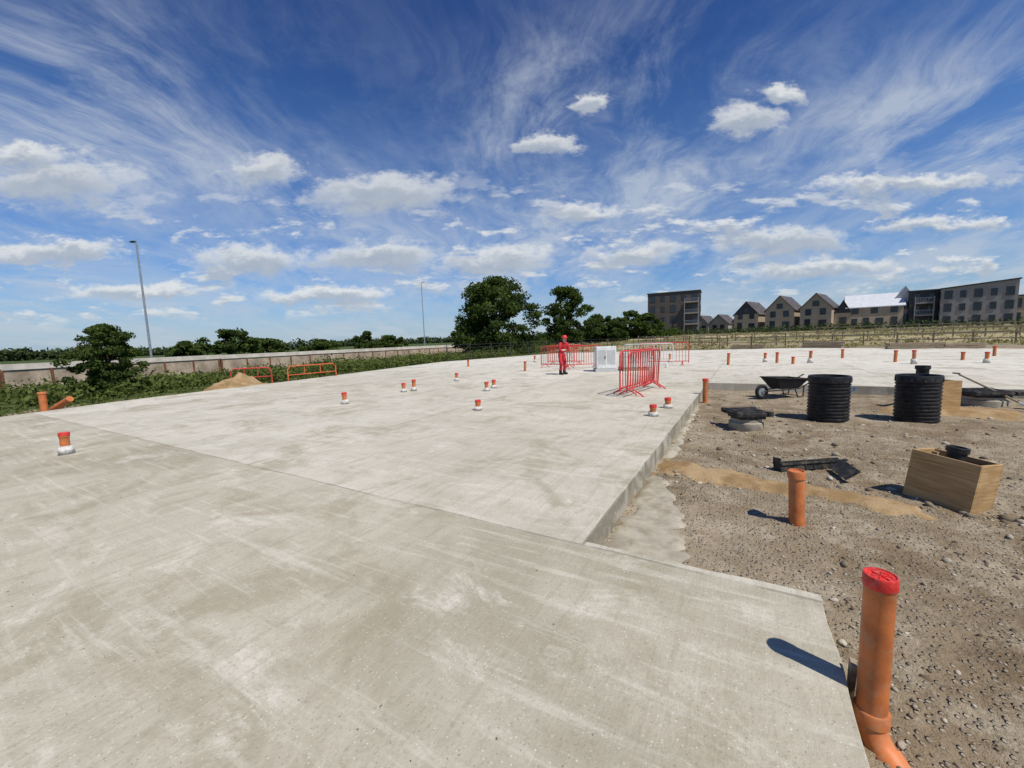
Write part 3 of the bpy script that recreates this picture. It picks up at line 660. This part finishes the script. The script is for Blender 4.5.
windows(e,[(-3.2,-4,1.5,1.1,1.4,'f'),(-1.2,-4,1.3,.9,2.1,'f'),(.9,-4,1.5,1.1,1.4,'f'),(3.1,-4,1.3,.9,2.1,'f'),(-3,-4,3.8,1.0,1.1,'f'),(0,-4,3.8,1.0,1.1,'f'),(3,-4,3.8,1.0,1.1,'f')])
e=gable_house('white_gabled_house',28.2,116,3.4,8,5.4,8.3,rad(-10),'render','lroof','y','render')
windows(e,[(0,-4,2,1.0,1.4,'f'),(0,-4,4.5,1.0,1.2,'f')])
e=gable_house('gabled_house',18.2,114.5,2.8,7,3.6,6.2,rad(-10),'bbrick','tile','y','clad'); windows(e,[(0,-3.5,2,1.1,1.3,'f')])
for x,y,w in [(-11.5,140,5),(-6.5,139,5.5),(-1,141,5),(4,140,4.5)]:
    e=gable_house('distant_house',x,y,w,8,3.0,5.6,rad(random.uniform(-20,10)),'gbrick','tile','y','gbrick'); windows(e,[(-1,-4,2,1.1,1.2,'f'),(1.1,-4,2,1.1,1.2,'f')])
def flats(name,x,y,w,d,H,rz,wall,st,cols,balc=None,rise=0,parapet='clad'):
    z0=hz(x,y)-.15; e=empty(name,(x,y,z0),rz); b=B(); W=w/2; Dd=d/2
    vs=[b.bm.verts.new(p) for p in [(-W,-Dd,0),(W,-Dd,0),(W,Dd,0),(-W,Dd,0),(-W,-Dd,H),(W,-Dd,H+rise),(W,Dd,H+rise),(-W,Dd,H)]]
    for f in ((0,1,5,4),(1,2,6,5),(2,3,7,6),(3,0,4,7),(4,5,6,7),(0,3,2,1)): b.bm.faces.new([vs[k] for k in f])
    b.done('walls',M[wall],e)
    b=B(); a=math.atan2(rise,w); b.box((0,0,H+rise/2+.12),(w/math.cos(a)+.4,d+.4,.22),RY(-a)); b.done('roof_edge',M[parapet],e)
    sh=H/st; L=[]
    for i in range(st):
        for c in range(cols):
            xx=-W+w*(c+.5)/cols; L.append((xx,-Dd,sh*(i+.52),w/cols*(.36 if c%2 else .5),sh*(.5 if c%2 else .62),'f'))
        for k in range(3): 
            L.append((W,-Dd+d*(k+.5)/3,sh*(i+.52),d/3*.4,sh*.55,'r')); L.append((-W,-Dd+d*(k+.5)/3,sh*(i+.52),d/3*.4,sh*.55,'l'))
    windows(e,L)
    if balc:
        b=B(); br=B()
        for i in range(1,st):
            for bx,bw in balc:
                zz=sh*i; b.box((bx,-Dd-.7,zz),(bw,1.4,.22))
                br.box((bx,-Dd-1.38,zz+1.0),(bw,.05,.06)); br.box((bx,-Dd-1.38,zz+.2),(bw,.05,.05))
                for k in range(int(bw/.22)+1): br.box((bx-bw/2+k*.22,-Dd-1.38,zz+.6),(.035,.035,.8))
        for bx,bw in balc:
            for s in(-1,1): b.box((bx+s*bw/2,-Dd-1.3,H*.42),(.16,.16,H*.84))
        b.done('balcony_slabs',M['gbrick'],e); br.done('balcony_railings',M['steel'],e)
    return e
flats('apartment_block',-17.9,122,13.2,9,11.6,rad(4),'dbrick',4,5,balc=[(4.6,3.4)])
flats('apartment_building',30.4,114.5,4.0,9,7.1,rad(-8),'clad',3,2,balc=[(0,2.6)])
flats('apartment_building',36.8,110.6,9.2,9,7.0,rad(-12),'gbrick',3,5,rise=.8)
flats('apartment_building',44.5,112,7,9,5,rad(-12),'bbrick',2,3)
# ------------------------------------------------------------ world
w=bpy.data.worlds.new('World'); S.world=w; w.use_nodes=True; t=T(w.node_tree)
try: w.cycles.sampling_method='MANUAL'; w.cycles.sample_map_resolution=256
except Exception: pass
EL=57; AZ=109.3
sky=t.n('ShaderNodeTexSky',sky_type='NISHITA',sun_disc=False,sun_elevation=rad(EL),sun_rotation=rad(AZ),air_density=1.0,dust_density=.6,ozone_density=2.5).outputs[0]
D=t.n('ShaderNodeTexCoord').outputs['Generated']; x,y,z=t.sep(D)[:3]
hd=rad(30.5); rt=(math.cos(hd),math.sin(hd),0); fw=(-math.sin(hd),math.cos(hd),0)
r_=t.v('DOT_PRODUCT',D,rt); f_=t.v('DOT_PRODUCT',D,fw)
fs=t.m('MAXIMUM',f_,.05); tx=t.m('DIVIDE',r_,fs); ty=t.m('DIVIDE',z,fs)
zc=t.m('MAXIMUM',t.m('ADD',z,.20),.02); pl=t.comb(t.m('DIVIDE',r_,zc),t.m('DIVIDE',f_,zc))
sky=t.mix(1.0,sky,(.48,.76,1.12),'MULTIPLY')
sky=t.mix(1.0,sky,t.mix(t.rng(z,.25,.68),(1,1,1),(.38,.52,.72)),'MULTIPLY')
# cirrus: soft broken sheets with fine wisps
wn=t.n('ShaderNodeTexNoise',{'Vector':pl,'Scale':1.0,'Detail':3.0,'Roughness':.55}).outputs[1]
pw=t.v('ADD',pl,t.v('MULTIPLY',t.v('SUBTRACT',wn,(.5,.5,.5)),(.75,.7,0)))
n1=t.noise(t.v('MULTIPLY',pw,(2.1,1.25,1)),1.0,9,.68); n2=t.noise(t.v('MULTIPLY',pl,(.75,.62,1)),1.0,3,.5); n3=t.noise(t.v('MULTIPLY',pw,(7,2.2,1)),1.0,7,.7)
st=t.m('ADD',t.m('MULTIPLY',n1,.66),t.m('MULTIPLY',n3,.34))
cov=t.rng(n2,.42,.62)
ci=t.m('MULTIPLY',t.rng(st,.41,.66),t.m('ADD',t.m('MULTIPLY',cov,.95),.16))
ci=t.m('MULTIPLY',ci,t.rng(ty,.60,.95,1,.10))
veil=t.m('MULTIPLY',t.rng(n1,.25,.6),t.rng(ty,.12,.60,.58,.04))
ci=t.m('MINIMUM',t.m('ADD',t.m('MULTIPLY',ci,.78),t.m('MULTIPLY',veil,.65)),.72)
col=t.mix(ci,sky,(5.3,5.9,6.7))
C=[(-1.08,.41,.20,.05),(-1.14,.47,.14,.028),(-.575,.418,.08,.036),(-.29,.354,.19,.044),(.10,.455,.06,.028),(.195,.542,.04,.022),(.57,.49,.085,.035),(.66,.55,.06,.02),(.19,.298,.10,.022),
 (-.61,.217,.15,.034),(-.31,.215,.16,.036),(-.03,.195,.14,.03),(-1.10,.25,.2,.026),(.31,.2,.12,.03),(.65,.213,.17,.036),(.97,.34,.25,.022),(.76,.15,.22,.022),(-.9,.15,.2,.02),(-.45,.13,.2,.02),(1.05,.24,.16,.022)]
g0=t.comb(tx,ty)
w1=t.n('ShaderNodeTexNoise',{'Vector':t.v('MULTIPLY',g0,(1,1.9,1)),'Scale':9.0,'Detail':7.0,'Roughness':.66}).outputs[1]
gv=t.v('ADD',g0,t.v('MULTIPLY',t.v('SUBTRACT',w1,(.5,.5,.5)),(.19,.085,0)))
def field(vec):
    fa=None
    for cx,cy,ww,hh in C:
        L=t.v('LENGTH',t.v('MULTIPLY_ADD',vec,(1/ww,1/hh,0),(-cx/ww,-cy/hh,0)))
        fa=L if fa is None else t.m('MINIMUM',fa,L)
    return fa
fa=field(gv); fb=field(t.v('ADD',gv,(.004,.017,0)))
cn=t.noise(t.v('MULTIPLY',g0,(1,1.7,1)),16.0,7,.66); cj=t.m('MULTIPLY',t.m('SUBTRACT',cn,.5),1.9)
dens=t.rng(t.m('ADD',fa,cj),1.30,.45,0,1); ab=t.rng(t.m('ADD',fb,cj),1.30,.35,0,1)
front=t.rng(f_,.15,.35)
gsc=t.v('MULTIPLY',g0,(3.4,10,1))
pn=t.noise(gsc,1.8,7,.62); pn2=t.noise(t.v('ADD',gsc,(0,.14,0)),1.8,4,.6)
lowm=t.m('MULTIPLY',t.rng(ty,.05,.10),t.rng(ty,.45,.24,0,1)); gd=t.m('MULTIPLY',t.rng(pn,.52,.62),t.m('MULTIPLY',lowm,.85)); gu=t.m('MULTIPLY',t.rng(pn2,.50,.64),lowm)
shade=t.m('MAXIMUM',t.m('MULTIPLY',ab,t.rng(cn,.3,.7,.8,1.0)),t.m('MULTIPLY',gu,.85))
dens=t.m('MULTIPLY',t.m('MAXIMUM',t.m('MULTIPLY',dens,.88),gd),front)
ccol=t.mix(shade,(7.9,8.05,8.0),(3.7,4.3,5.15))
col=t.mix(dens,col,ccol)
hzm=t.rng(z,0.0,.15,.50,0); col=t.mix(hzm,col,(4.6,5.5,6.4))
bg=t.n('ShaderNodeBackground',{'Color':col,'Strength':.10}); t.n('ShaderNodeOutputWorld',{0:bg.outputs[0]})
# sun
sl=bpy.data.lights.new('sun','SUN'); sl.energy=4.6; sl.angle=rad(.5); sl.color=(1,.95,.86); so=bpy.data.objects.new('sun',sl); COL.objects.link(so)
a=rad(AZ); dv=Vector((math.sin(a)*math.cos(rad(EL)),math.cos(a)*math.cos(rad(EL)),math.sin(rad(EL)))); so.rotation_euler=dv.to_track_quat('Z','Y').to_euler(); so.location=dv*60
# camera
cd=bpy.data.cameras.new('camera'); co=bpy.data.objects.new('camera',cd); COL.objects.link(co); S.camera=co
cd.sensor_width=36; cd.lens=400/1024*36; cd.clip_end=6000; cd.clip_start=.05
R=Matrix.Rotation(rad(30.5),3,'Z')@Matrix.Rotation(rad(90-6.28),3,'X')@Matrix.Rotation(rad(-2),3,'Z')
co.matrix_world=Matrix.Translation((0,0,1.5))@R.to_4x4()
